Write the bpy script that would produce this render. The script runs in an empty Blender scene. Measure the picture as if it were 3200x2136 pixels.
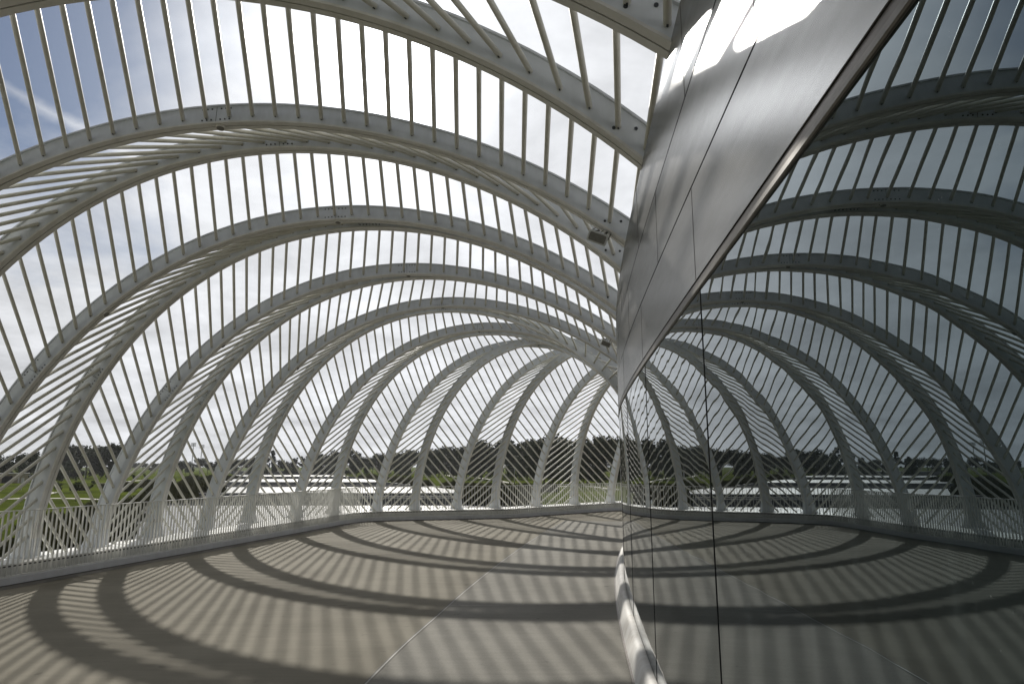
import bpy, math, random
from math import comb, sin, cos, radians, pi, hypot, atan2
from mathutils import Vector, Matrix
random.seed(11)
S = bpy.context.scene
COL = S.collection
EYE = 1.7
F_PX, PITCH = 2050.38, radians(10.70265)      # focal length in px of a 3200 px wide frame
SUN = Vector((-0.2000, 0.8040, 0.5600)).normalized()
GLARE = Vector((-0.1675, 0.832, 0.5289)).normalized()   # where the thin cloud in front of the sun glows most
HOR = 1455.0                                  # row of the horizon in the 2136 px frame

# ------------------------------------------------------------------ helpers
class MB:
    """collects faces into one mesh"""
    def __init__(s): s.v = []; s.f = []; s.m = []
    def add(s, vs, fs, mi=0):
        b = len(s.v); s.v += [tuple(p) for p in vs]
        s.f += [tuple(b + i for i in q) for q in fs]; s.m += [mi] * len(fs)
    def box(s, c, sx, sy, sz, rz=0, mi=0):
        pts = []
        for x in (-.5, .5):
            for y in (-.5, .5):
                for z in (-.5, .5):
                    px, py = x * sx, y * sy
                    pts.append((c[0] + px * cos(rz) - py * sin(rz), c[1] + px * sin(rz) + py * cos(rz), c[2] + z * sz))
        s.add(pts, [(0, 1, 3, 2), (4, 6, 7, 5), (0, 4, 5, 1), (2, 3, 7, 6), (0, 2, 6, 4), (1, 5, 7, 3)], mi)
    def tube(s, a, b, r0, r1=None, n=10, mi=0, caps=True):
        a, b = Vector(a), Vector(b); r1 = r0 if r1 is None else r1
        d = (b - a).normalized(); u = d.orthogonal().normalized(); w = d.cross(u)
        vs = []
        for k in range(n):
            t = 2 * pi * k / n; e = u * cos(t) + w * sin(t)
            vs.append(a + e * r0); vs.append(b + e * r1)
        fs = [(2 * k, 2 * ((k + 1) % n), 2 * ((k + 1) % n) + 1, 2 * k + 1) for k in range(n)]
        if caps: fs += [tuple(2 * k for k in range(n))[::-1], tuple(2 * k + 1 for k in range(n))]
        s.add(vs, fs, mi)
    def loft(s, rings, closed=True, caps=True, mi=0):
        n = len(rings[0]); vs = [p for r in rings for p in r]; fs = []
        for i in range(len(rings) - 1):
            for k in range(n if closed else n - 1):
                k2 = (k + 1) % n
                fs.append((i * n + k, i * n + k2, (i + 1) * n + k2, (i + 1) * n + k))
        if caps and closed:
            fs.append(tuple(range(n))[::-1]); fs.append(tuple((len(rings) - 1) * n + k for k in range(n)))
        s.add(vs, fs, mi)
    def build(s, name, mats, parent=None, smooth=False):
        me = bpy.data.meshes.new(name); me.from_pydata(s.v, [], s.f)
        for m in (mats if isinstance(mats, (list, tuple)) else [mats]): me.materials.append(m)
        me.polygons.foreach_set('material_index', s.m)
        if smooth: me.polygons.foreach_set('use_smooth', [True] * len(s.f))
        me.update()
        o = bpy.data.objects.new(name, me); COL.objects.link(o)
        if parent is not None: o.parent = parent; o.location = -Vector(parent.location) if False else (0, 0, 0)
        return o
def fixnormals(o):
    import bmesh
    bm = bmesh.new(); bm.from_mesh(o.data); bmesh.ops.recalc_face_normals(bm, faces=bm.faces); bm.to_mesh(o.data); bm.free()
def autosmooth(o, deg=35):
    me = o.data
    me.polygons.foreach_set('use_smooth', [True] * len(me.polygons))
    me.set_sharp_from_angle(angle=radians(deg))
def tag(o, label=None, cat=None, group=None, kind=None):
    if label: o['label'] = label
    if cat: o['category'] = cat
    if group: o['group'] = group
    if kind: o['kind'] = kind
    return o
def empty(name, loc=(0, 0, 0)):
    o = bpy.data.objects.new(name, None); o.empty_display_size = .3; COL.objects.link(o); o.location = loc
    return o
def at(o, parent):
    """keep world place of a mesh built in world coordinates under a moved empty"""
    o.parent = parent; o.matrix_parent_inverse = Matrix.Translation(-Vector(parent.location))
    return o
def ray(x, y):
    a = (x - 1600) / F_PX; b = -(y - 1068) / F_PX; c, s = cos(PITCH), sin(PITCH)
    return Vector((a, c - b * s, s + b * c))
def gp(x, y, z):
    d = ray(x, y); t = (z - EYE) / d.z
    return Vector((d.x * t, d.y * t, z))
def poly_curve(pts, step=.1):
    """Catmull-Rom through plan points, resampled evenly -> list of (x, y, tangent)"""
    P = [Vector(p).to_2d() if len(p) > 2 else Vector(p) for p in pts]
    P = [P[0] * 2 - P[1]] + P + [P[-1] * 2 - P[-2]]
    out = []
    for i in range(1, len(P) - 2):
        p0, p1, p2, p3 = P[i - 1:i + 3]
        t0 = 0.; t1 = (p1 - p0).length ** .5; t2 = t1 + (p2 - p1).length ** .5; t3 = t2 + (p3 - p2).length ** .5
        n = max(4, int((p2 - p1).length / .03))
        for k in range(n):
            t = t1 + (t2 - t1) * k / n
            A1 = p0 * ((t1 - t) / (t1 - t0)) + p1 * ((t - t0) / (t1 - t0))
            A2 = p1 * ((t2 - t) / (t2 - t1)) + p2 * ((t - t1) / (t2 - t1))
            A3 = p2 * ((t3 - t) / (t3 - t2)) + p3 * ((t - t2) / (t3 - t2))
            B1 = A1 * ((t2 - t) / (t2 - t0)) + A2 * ((t - t0) / (t2 - t0))
            B2 = A2 * ((t3 - t) / (t3 - t1)) + A3 * ((t - t1) / (t3 - t1))
            out.append(B1 * ((t2 - t) / (t2 - t1)) + B2 * ((t - t1) / (t2 - t1)))
    out.append(P[-2])
    return resample(out, step)
def resample(out, step):
    res = [out[0].copy()]; acc = 0.
    for a, b in zip(out, out[1:]):
        L = (b - a).length
        while L > 0 and acc + L >= step:
            q = (step - acc) / L; a = a + (b - a) * q; res.append(a.copy()); L = (b - a).length; acc = 0.
        acc += L
    T = []
    for i in range(len(res)):
        T.append((res[min(i + 1, len(res) - 1)] - res[max(i - 1, 0)]).normalized())
    return list(zip(res, T))

# ------------------------------------------------------------------ materials
def mat(name):
    m = bpy.data.materials.new(name); m.use_nodes = True
    nt = m.node_tree; b = nt.nodes['Principled BSDF']
    return m, nt, b
def node(nt, t, **kw):
    n = nt.nodes.new(t)
    for k, v in kw.items(): setattr(n, k, v)
    return n
def noise(nt, scale, detail=4, rough=.55, vec=None, dist=0.):
    n = node(nt, 'ShaderNodeTexNoise'); n.inputs['Scale'].default_value = scale; n.inputs['Detail'].default_value = detail
    n.inputs['Roughness'].default_value = rough; n.inputs['Distortion'].default_value = dist
    if vec is not None: nt.links.new(vec, n.inputs['Vector'])
    return n
def ramp(nt, fac, stops):
    r = node(nt, 'ShaderNodeValToRGB'); e = r.color_ramp.elements
    while len(e) < len(stops): e.new(.5)
    for q, (p, c) in zip(e, stops): q.position = p; q.color = (*c, 1) if len(c) == 3 else c
    nt.links.new(fac, r.inputs['Fac']); return r
def wpos(nt, scale=(1, 1, 1)):
    g = node(nt, 'ShaderNodeNewGeometry'); mp = node(nt, 'ShaderNodeMapping'); mp.inputs['Scale'].default_value = scale
    nt.links.new(g.outputs['Position'], mp.inputs['Vector']); return mp.outputs['Vector']
def bump(nt, b, h, strength, dist=.01):
    n = node(nt, 'ShaderNodeBump'); n.inputs['Strength'].default_value = strength; n.inputs['Distance'].default_value = dist
    nt.links.new(h, n.inputs['Height']); nt.links.new(n.outputs['Normal'], b.inputs['Normal']); return n
def painted(name, base, dirt, rough=.42, amount=.5):
    m, nt, b = mat(name)
    n1 = noise(nt, 1.7, 6, .62, wpos(nt)); n2 = noise(nt, 9, 5, .6, wpos(nt, (1, 1, .35)))
    mx = node(nt, 'ShaderNodeMath', operation='MULTIPLY'); nt.links.new(n1.outputs['Fac'], mx.inputs[0]); nt.links.new(n2.outputs['Fac'], mx.inputs[1])
    r = ramp(nt, mx.outputs[0], [(.16, base), (.42, tuple(a * (1 - amount) + d * amount for a, d in zip(base, dirt)))])
    nt.links.new(r.outputs['Color'], b.inputs['Base Color']); b.inputs['Roughness'].default_value = rough
    bump(nt, b, n2.outputs['Fac'], .04, .004)
    return m
M = {}
M['web'] = painted('white_paint', (.67, .70, .735), (.44, .46, .47), .45)
M['flange'] = painted('white_flange_paint', (.70, .69, .66), (.46, .44, .39), .45)
M['tube'] = painted('white_tube_paint', (.64, .63, .57), (.42, .41, .33), .45)
M['rail'] = painted('white_rail_paint', (.78, .78, .75), (.56, .55, .50), .42)
M['kerb'] = painted('grey_kerb_paint', (.72, .73, .75), (.52, .52, .51), .5)
M['ledge'] = painted('white_ledge_paint', (.78, .78, .75), (.55, .54, .50), .45)
M['trim'] = painted('white_trim', (.68, .67, .64), (.42, .39, .34), .65, .8)
def plain(name, col, rough=.5, metal=0.):
    m, nt, b = mat(name); b.inputs['Base Color'].default_value = (*col, 1); b.inputs['Roughness'].default_value = rough
    b.inputs['Metallic'].default_value = metal
    n = noise(nt, 14, 4, .6, wpos(nt))
    r = ramp(nt, n.outputs['Fac'], [(.3, tuple(c * .8 for c in col)), (.7, tuple(min(1, c * 1.12) for c in col))])
    nt.links.new(r.outputs['Color'], b.inputs['Base Color']); return m
M['bolt'] = plain('bolt_steel', (.05, .055, .06), .4, .3)
M['dark'] = plain('dark_gasket', (.012, .012, .013), .6)
M['bronze'] = plain('bronze_frame', (.13, .115, .10), .35, .6)
M['alu'] = plain('aluminium_strip', (.20, .19, .17), .45, .6)
M['speaker'] = plain('speaker_white', (.62, .63, .62), .5)
M['grille'] = plain('speaker_grille', (.20, .195, .18), .7)
M['cable'] = plain('cable_black', (.03, .03, .03), .6)

# concrete
def concrete(name, c0, c1, ang, fine):
    m, nt, b = mat(name)
    g = node(nt, 'ShaderNodeNewGeometry'); mp = node(nt, 'ShaderNodeMapping')
    mp.inputs['Rotation'].default_value = (0, 0, ang); mp.inputs['Scale'].default_value = (1.2, 46, 1)
    nt.links.new(g.outputs['Position'], mp.inputs['Vector'])
    br = noise(nt, 1.0, 6, .65, mp.outputs['Vector'])
    mp2 = node(nt, 'ShaderNodeMapping'); mp2.inputs['Rotation'].default_value = (0, 0, ang); mp2.inputs['Scale'].default_value = (.5, 13, 1); nt.links.new(g.outputs['Position'], mp2.inputs['Vector'])
    br2 = noise(nt, 1.0, 4, .7, mp2.outputs['Vector'])
    big = noise(nt, .55, 5, .6, g.outputs['Position']); sp = noise(nt, fine, 3, .6, g.outputs['Position'])
    a = node(nt, 'ShaderNodeMix'); a.data_type = 'FLOAT'; a.inputs[0].default_value = .5
    bb = node(nt, 'ShaderNodeMix'); bb.data_type = 'FLOAT'; bb.inputs[0].default_value = .5
    nt.links.new(br.outputs['Fac'], bb.inputs[2]); nt.links.new(br2.outputs['Fac'], bb.inputs[3])
    nt.links.new(bb.outputs[0], a.inputs[2]); nt.links.new(sp.outputs['Fac'], a.inputs[3])
    a2 = node(nt, 'ShaderNodeMix'); a2.data_type = 'FLOAT'; a2.inputs[0].default_value = .45
    nt.links.new(a.outputs[0], a2.inputs[2]); nt.links.new(big.outputs['Fac'], a2.inputs[3])
    r = ramp(nt, a2.outputs[0], [(.39, c0), (.61, c1)])
    # few dark spots
    st = noise(nt, 5.5, 3, .5, g.outputs['Position']); sr = ramp(nt, st.outputs['Fac'], [(.24, (.72, .72, .72)), (.33, (1, 1, 1))])
    mu = node(nt, 'ShaderNodeMix'); mu.data_type = 'RGBA'; mu.blend_type = 'MULTIPLY'; mu.inputs[0].default_value = 1
    nt.links.new(r.outputs['Color'], mu.inputs[6]); nt.links.new(sr.outputs['Color'], mu.inputs[7])
    nt.links.new(mu.outputs[2], b.inputs['Base Color']); b.inputs['Roughness'].default_value = .85; b.inputs['Specular IOR Level'].default_value = .12
    bump(nt, b, a.outputs[0], .35, .006)
    return m
M['concrete'] = concrete('broom_concrete', (.150, .137, .106), (.250, .231, .184), radians(6), 120)
M['concrete2'] = concrete('grey_concrete', (.182, .175, .153), (.285, .274, .243), radians(75), 90)
M['gutter'] = concrete('gutter_concrete', (.11, .105, .095), (.17, .16, .145), radians(70), 60)  # gutter concrete, darkened to carry the kerb's shadow as well
M['joint'] = plain('joint_filler', (.36, .35, .32), .8)
M['jointdark'] = plain('joint_dark', (.10, .095, .085), .8)
M['podium'] = plain('podium_wall', (.45, .45, .44), .6)

# glass and cladding
m, nt, b = mat('tinted_glass')
b.inputs['Base Color'].default_value = (.008, .011, .011, 1); b.inputs['Roughness'].default_value = .0
b.inputs['IOR'].default_value = 2.3
b.inputs['Specular Tint'].default_value = (.70, .90, 1.0, 1)
n1 = noise(nt, 1.0, 2, .5, wpos(nt, (1.5, 1.5, .9)))
n2 = noise(nt, 1.0, 1, .5, wpos(nt, (5, 5, 1.6)))
mm = node(nt, 'ShaderNodeMath', operation='MULTIPLY_ADD'); mm.inputs[1].default_value = .10
nt.links.new(n2.outputs['Fac'], mm.inputs[0]); nt.links.new(n1.outputs['Fac'], mm.inputs[2])
bump(nt, b, mm.outputs[0], .09, .012)
# dust specks and wash streaks on the pane
du = noise(nt, 130, 2, .5, wpos(nt)); dr = ramp(nt, du.outputs['Fac'], [(.73, (.006, .009, .009)), (.80, (.16, .17, .17))])
sk = noise(nt, 1.0, 4, .6, wpos(nt, (9, 9, .35))); skr = ramp(nt, sk.outputs['Fac'], [(.56, (0, 0, 0)), (.78, (.035, .042, .042))])
ad = node(nt, 'ShaderNodeMix'); ad.data_type = 'RGBA'; ad.blend_type = 'ADD'; ad.inputs[0].default_value = 1
nt.links.new(dr.outputs['Color'], ad.inputs[6]); nt.links.new(skr.outputs['Color'], ad.inputs[7]); nt.links.new(ad.outputs[2], b.inputs['Base Color'])
M['glass'] = m
m, nt, b = mat('satin_cladding')
b.inputs['Roughness'].default_value = .6; b.inputs['Specular IOR Level'].default_value = .2
n1 = noise(nt, 1.0, 4, .6, wpos(nt, (3, 3, 25))); r = ramp(nt, n1.outputs['Fac'], [(.3, (.45, .45, .445)), (.7, (.50, .50, .495))])
gl = node(nt, 'ShaderNodeBsdfAnisotropic', distribution='BECKMANN'); nt.links.new(r.outputs['Color'], gl.inputs['Color'])
n3 = noise(nt, 240, 2, .5, wpos(nt)); rr = node(nt, 'ShaderNodeMapRange'); rr.inputs[3].default_value = .235; rr.inputs[4].default_value = .275
nt.links.new(n3.outputs['Fac'], rr.inputs[0]); nt.links.new(rr.outputs[0], gl.inputs['Roughness'])
b.inputs['Base Color'].default_value = (.46, .46, .455, 1)
n2 = noise(nt, 1.0, 2, .5, wpos(nt, (1.1, 1.1, .8))); bm_ = bump(nt, b, n2.outputs['Fac'], .01, .02)
ms = node(nt, 'ShaderNodeMixShader'); ms.inputs[0].default_value = .86
nt.links.new(b.outputs[0], ms.inputs[1]); nt.links.new(gl.outputs[0], ms.inputs[2]); nt.links.new(ms.outputs[0], nt.nodes['Material Output'].inputs['Surface'])
M['clad'] = m
# landscape
m, nt, b = mat('lawn')
n1 = noise(nt, .03, 6, .65, wpos(nt)); n2 = noise(nt, .6, 5, .7, wpos(nt))
a = node(nt, 'ShaderNodeMix'); a.data_type = 'FLOAT'; a.inputs[0].default_value = .4
nt.links.new(n1.outputs['Fac'], a.inputs[2]); nt.links.new(n2.outputs['Fac'], a.inputs[3])
r = ramp(nt, a.outputs[0], [(.36, (.028, .035, .010)), (.47, (.056, .072, .014)), (.59, (.105, .132, .020)), (.74, (.13, .125, .045))])
nt.links.new(r.outputs['Color'], b.inputs['Base Color']); b.inputs['Roughness'].default_value = .9
b.inputs['Specular IOR Level'].default_value = .0
M['lawn'] = m
m, nt, b = mat('pond_water')
b.inputs['Base Color'].default_value = (.02, .025, .028, 1); b.inputs['Roughness'].default_value = .34; b.inputs['IOR'].default_value = 1.33
n1 = noise(nt, 1.0, 4, .6, wpos(nt, (1.1, 2.6, 1))); n2 = noise(nt, 1.0, 3, .6, wpos(nt, (.12, .35, 1)))
mm = node(nt, 'ShaderNodeMath', operation='MULTIPLY_ADD'); mm.inputs[1].default_value = 1.2
nt.links.new(n2.outputs['Fac'], mm.inputs[0]); nt.links.new(n1.outputs['Fac'], mm.inputs[2])
bump(nt, b, mm.outputs[0], .55, .22)
M['water'] = m
M['weirbed'] = plain('wet_weir_bed', (.030, .032, .034), .9); M['weirbed'].node_tree.nodes['Principled BSDF'].inputs['Specular IOR Level'].default_value = 0  # flat dark colour stands in for tree reflections on calm pond water
M['weirwall'] = plain('weir_concrete', (.30, .30, .29), .7)
M['path'] = plain('path_concrete', (.50, .48, .43), .8)
M['bark'] = plain('bark', (.075, .062, .05), .9)
def leafmat(name, a, c):
    m, nt, b = mat(name)
    o = node(nt, 'ShaderNodeObjectInfo'); n1 = noise(nt, .35, 3, .6, wpos(nt))
    ad = node(nt, 'ShaderNodeMath', operation='MULTIPLY_ADD'); ad.inputs[1].default_value = .35
    nt.links.new(o.outputs['Random'], ad.inputs[0]); nt.links.new(n1.outputs['Fac'], ad.inputs[2])
    r = ramp(nt, ad.outputs[0], [(.35, a), (.9, c)]); nt.links.new(r.outputs['Color'], b.inputs['Base Color'])
    b.inputs['Roughness'].default_value = .75; b.inputs['Specular IOR Level'].default_value = .2
    return m
M['leaf'] = leafmat('tree_leaves', (.024, .034, .015), (.052, .064, .026))
M['reed'] = leafmat('marsh_leaves', (.040, .046, .018), (.11, .105, .042))
M['tan'] = plain('tan_wall', (.42, .36, .28), .8)
M['roofw'] = plain('white_roof', (.75, .75, .74), .6)
M['lampm'] = plain('lamp_metal', (.50, .51, .52), .45)
M['flagblue'] = plain('blue_cloth', (.05, .08, .20), .8)

# ------------------------------------------------------------------ camera, light, sky
cam = bpy.data.cameras.new('camera'); co = bpy.data.objects.new('camera', cam); COL.objects.link(co)
co.location = (0, 0, EYE); co.rotation_euler = (pi / 2 + PITCH, 0, 0)
cam.sensor_width = 36; cam.lens = F_PX / 3200 * 36; cam.clip_start = .05; cam.clip_end = 9000
S.camera = co
sl = bpy.data.lights.new('sun', 'SUN'); sl.energy = 4.2; sl.angle = radians(.85); sl.color = (1, .955, .88)
so = bpy.data.objects.new('sun', sl); COL.objects.link(so)
so.rotation_euler = SUN.to_track_quat('Z', 'Y').to_euler()
W = bpy.data.worlds.new('World'); S.world = W; W.use_nodes = True
nt = W.node_tree; bg = nt.nodes['Background']; bg.inputs['Strength'].default_value = .10
sky = node(nt, 'ShaderNodeTexSky'); sky.sky_type = 'NISHITA'; sky.sun_disc = False
sky.sun_elevation = math.asin(SUN.z); sky.sun_rotation = atan2(SUN.x, SUN.y); sky.dust_density = 1.5
tc = node(nt, 'ShaderNodeTexCoord'); sx = node(nt, 'ShaderNodeSeparateXYZ'); nt.links.new(tc.outputs['Generated'], sx.inputs[0])
def mth(op, a, b_=None, c=None, clamp=False):
    n = node(nt, 'ShaderNodeMath', operation=op); n.use_clamp = clamp
    for i, q in enumerate((a, b_, c)):
        if q is None: continue
        if isinstance(q, (int, float)): n.inputs[i].default_value = q
        else: nt.links.new(q, n.inputs[i])
    return n.outputs[0]
zz = mth('ADD', mth('MAXIMUM', sx.outputs['Z'], 0.), .22)
cx = node(nt, 'ShaderNodeCombineXYZ'); nt.links.new(mth('DIVIDE', sx.outputs['X'], zz), cx.inputs[0]); nt.links.new(mth('DIVIDE', sx.outputs['Y'], zz), cx.inputs[1])
cx.inputs[2].default_value = 3.3
cl = noise(nt, 1.15, 9, .56, cx.outputs[0], .25); cl2 = noise(nt, 3.1, 7, .6, cx.outputs[0], .2)
def dotdir(v):
    n = node(nt, 'ShaderNodeVectorMath', operation='DOT_PRODUCT'); nt.links.new(tc.outputs['Generated'], n.inputs[0]); n.inputs[1].default_value = v
    return n.outputs['Value']
dg = dotdir(tuple(GLARE)); ds = mth('MAXIMUM', dg, 0.)
blue = Vector(ray(210, 40)).normalized(); dbl = mth('POWER', mth('MAXIMUM', dotdir(tuple(blue)), 0.), 26.)
dzen = mth('MULTIPLY', mth('MAXIMUM', sx.outputs['Z'], 0.), .16)
cov = mth('SUBTRACT', mth('SUBTRACT', mth('MULTIPLY_ADD', cl.outputs['Fac'], 1.35, .10), mth('MULTIPLY', dbl, .64)), dzen)
cov = mth('ADD', cov, mth('MULTIPLY', mth('POWER', ds, 22.), .30))
# old contrail: a thin ragged band along a great circle
cn = ray(0, 262).cross(ray(800, 700)).normalized(); mid_ = (ray(0, 262).normalized() + ray(800, 700).normalized()).normalized()
wob = noise(nt, 26, 4, .7, tc.outputs['Generated'])
dd = mth('ADD', dotdir(tuple(cn)), mth('MULTIPLY_ADD', wob.outputs['Fac'], .014, -.007))
trail = mth('MULTIPLY', mth('POWER', mth('SUBTRACT', 1., mth('MULTIPLY', mth('ABSOLUTE', dd), 90.), None, True), 1.2), mth('POWER', mth('MAXIMUM', dotdir(tuple(mid_)), 0.), 14.))
cov = mth('ADD', cov, mth('MULTIPLY', trail, .16))
cov = mth('ADD', cov, mth('MULTIPLY', mth('POWER', mth('SUBTRACT', 1., mth('MAXIMUM', sx.outputs['Z'], 0.)), 4.), .55))
cr = ramp(nt, cov, [(.36, (0, 0, 0)), (.66, (1, 1, 1))])
glow = mth('ADD', mth('MULTIPLY', mth('POWER', ds, 400.), 60.), mth('ADD', mth('MULTIPLY', mth('POWER', ds, 60.), 3.6), 0.))
broad = mth('MULTIPLY_ADD', mth('POWER', mth('MULTIPLY_ADD', dg, .5, .5), 1.9), 7.5, .9)
shade = mth('MULTIPLY', mth('MULTIPLY_ADD', cl2.outputs['Fac'], 1.2, .45), broad)
bright = mth('ADD', shade, glow)
cc = node(nt, 'ShaderNodeCombineXYZ')
for i, k in enumerate((.965, .985, 1.02)): nt.links.new(mth('MULTIPLY', bright, k), cc.inputs[i])
mixs = node(nt, 'ShaderNodeMix'); mixs.data_type = 'RGBA'
skd = node(nt, 'ShaderNodeMix'); skd.data_type = 'RGBA'; skd.blend_type = 'MULTIPLY'; skd.inputs[0].default_value = 1; skd.inputs[7].default_value = (.30, .365, .46, 1)
nt.links.new(sky.outputs['Color'], skd.inputs[6])
nt.links.new(cr.outputs['Color'], mixs.inputs[0]); nt.links.new(skd.outputs[2], mixs.inputs[6]); nt.links.new(cc.outputs[0], mixs.inputs[7])
nt.links.new(mixs.outputs[2], bg.inputs['Color'])
S.view_settings.view_transform = 'Standard'; S.view_settings.look = 'None'; S.view_settings.exposure = 0; S.view_settings.gamma = 1
S.cycles.max_bounces = 8; S.cycles.sample_clamp_indirect = 6; S.cycles.caustics_reflective = False

# ------------------------------------------------------------------ pergola arches
CU = [0, 0.00676, 0.09903, 0.28187, 0.54961, 0.83753, 1.0]; CZ = [0.28, 2.02776, 4.54161, 5.95986, 6.61738, 5.43388, 4.01475]
KL = (.13789, -.04763); Z0 = .28
AR = {-1: (-9.1724, 4.0623, -0.1135, 10.072), 0: (-8.5202, 5.5519, -0.051, 9.5682), 1: (-8.7849, 6.825, -0.0533, 10.0059), 2: (-8.0892, 8.3208, -0.0304, 9.4736),
      3: (-8.0238, 9.6915, -0.0131, 9.7437), 4: (-7.5404, 10.865, 0.0257, 9.4325), 5: (-7.3272, 12.2741, 0.0895, 9.8784), 6: (-7.1976, 13.9217, 0.0212, 9.7272),
      7: (-6.88, 15.5669, 0.0076, 9.7198), 8: (-6.5802, 17.3106, -0.0312, 8.8714), 9: (-5.9386, 19.0117, -0.0795, 9.3318), 10: (-5.3293, 20.7222, -0.1099, 8.458),
      11: (-4.2346, 21.8761, -0.1263, 8.2942), 12: (-3.0653, 22.3225, -0.1489, 7.6805), 13: (-1.7372, 22.8693, -0.1734, 7.9528), 14: (-0.4451, 23.3134, -0.3072, 7.3579),
      15: (0.9803, 24.4687, -0.4736, 7.327), 16: (2.5002, 25.6014, -0.6646, 7.222), 17: (4.0341, 26.6444, -0.8573, 7.2128)}
AR[-2] = (-9.0, 2.85, -.09, 9.6)
TEND = 1.07
def bez(t):
    u = z = 0.
    for i in range(7):
        w = comb(6, i) * t ** i * (1 - t) ** (6 - i); u += w * CU[i]; z += w * CZ[i]
    return u, z
class Arch:
    def __init__(s, i):
        s.i = i; X, Y, phi, L = AR[i]; s.L = L; s.k = KL[0] if i % 2 else KL[1]
        s.o = Vector((X, Y)); s.d = Vector((cos(phi), sin(phi))); s.n = Vector((-s.d.y, s.d.x))
    def uz(s, t, r):
        u0, z0 = bez(t - .002); u1, z1 = bez(t + .002); u, z = bez(t)
        tx, tz = (u1 - u0) * s.L, z1 - z0; q = hypot(tx, tz)
        return u * s.L - tz / q * r, z + tx / q * r
    def at(s, u, z, w):
        off = s.k * (z - Z0) + w
        return Vector((s.o.x + u * s.d.x + off * s.n.x, s.o.y + u * s.d.y + off * s.n.y, z))
    def p(s, t, r, w):
        u, z = s.uz(t, r); return s.at(u, z, w)
    def table(s, r=.10, n=300):
        s.tab = []; acc = 0.; q0 = None
        for k in range(n + 1):
            t = TEND * k / n; q = s.at(*s.uz(t, r), 0.)
            if q0 is not None: acc += (q - q0).length
            s.tab.append((acc, t)); q0 = q
        s.tot = acc
    def at_s(s, a, w, r=.10):
        if a < 0:
            u, z = s.uz(0., r); return s.at(u, z + a, w)
        lo, hi = 0, len(s.tab) - 1
        while hi - lo > 1:
            m_ = (lo + hi) // 2
            if s.tab[m_][0] <= a: lo = m_
            else: hi = m_
        f = (a - s.tab[lo][0]) / max(1e-9, s.tab[hi][0] - s.tab[lo][0])
        return s.p(s.tab[lo][1] + f * (s.tab[hi][1] - s.tab[lo][1]), r, w)
ARCH = {i: Arch(i) for i in AR}
for a in ARCH.values(): a.table()
def interp(tab, x):
    if x <= tab[0][0]: return tab[0][1]
    for (a, b_), (c, d) in zip(tab, tab[1:]):
        if x <= c: return b_ + (d - b_) * (x - a) / (c - a)
    return tab[-1][1]
WIDE = [(-1.5, -1.4), (1, -1.32), (4, -1.35), (6.3, -1.02), (7.2, -.84), (10, -.30), (12.1, .17), (13.6, .45)]
PAIR = [(0, 1.2), (3.5, 1.2), (6, 1.0), (7.4, .85), (8, .70), (10.5, .4), (11.8, .15), (12.4, -.25), (13.4, -.45)]
NSEG = 72
ARCHLABEL = {
    -2: 'white steel arch overhead and out of view, its tubes meeting the bolted arch',
    -1: 'white steel arch whose bolted end drops to the very top of the metal cladding',
    0: 'big white arch above the sun glare, crossing the upper corner of the sky',
    1: 'white arch directly under the sun, loudspeaker hung close to its wall end',
    2: 'white arch whose crown touches the underside of the one under the sun',
    3: 'second white arch below the sun, front partner of a pair, bolted splice at its crown',
    4: 'white arch with its foot first along the railing, beside the tan hut',
    5: 'white arch with its foot second along the railing, small loudspeaker at its wall end',
    6: 'white arch landing third along the railing, at the dark shoreline shrubs',
    7: 'white arch landing fourth along the railing, in front of the pond and its weirs',
    8: 'white arch landing fifth along the railing, in front of the blue flag',
    9: 'white arch landing sixth along the railing, over the broad bright pond band',
    10: 'white arch landing at the corner where the railing turns and its bars look thin',
    11: 'white arch landing just past the railing corner, where the bars look thin',
    12: 'white arch landing second past the railing corner, in front of the weir end',
    13: 'white arch landing third past the railing corner, in front of the curved park path',
    14: 'white arch landing fourth past the railing corner, in front of the round dark shrub',
    15: 'white arch landing fifth past the railing corner, where the railing bars thicken again',
    16: 'white arch landing second from the mirrored glass, in front of the tall oak trees',
    17: 'slim white arch foot landing right against the edge of the mirrored glass'}
ARCHLABEL[17] = 'slim white arch foot landing hard against the edge of the mirrored glass'
def ring(a, t, pts): return [a.p(t, r, w) for r, w in pts]
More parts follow.
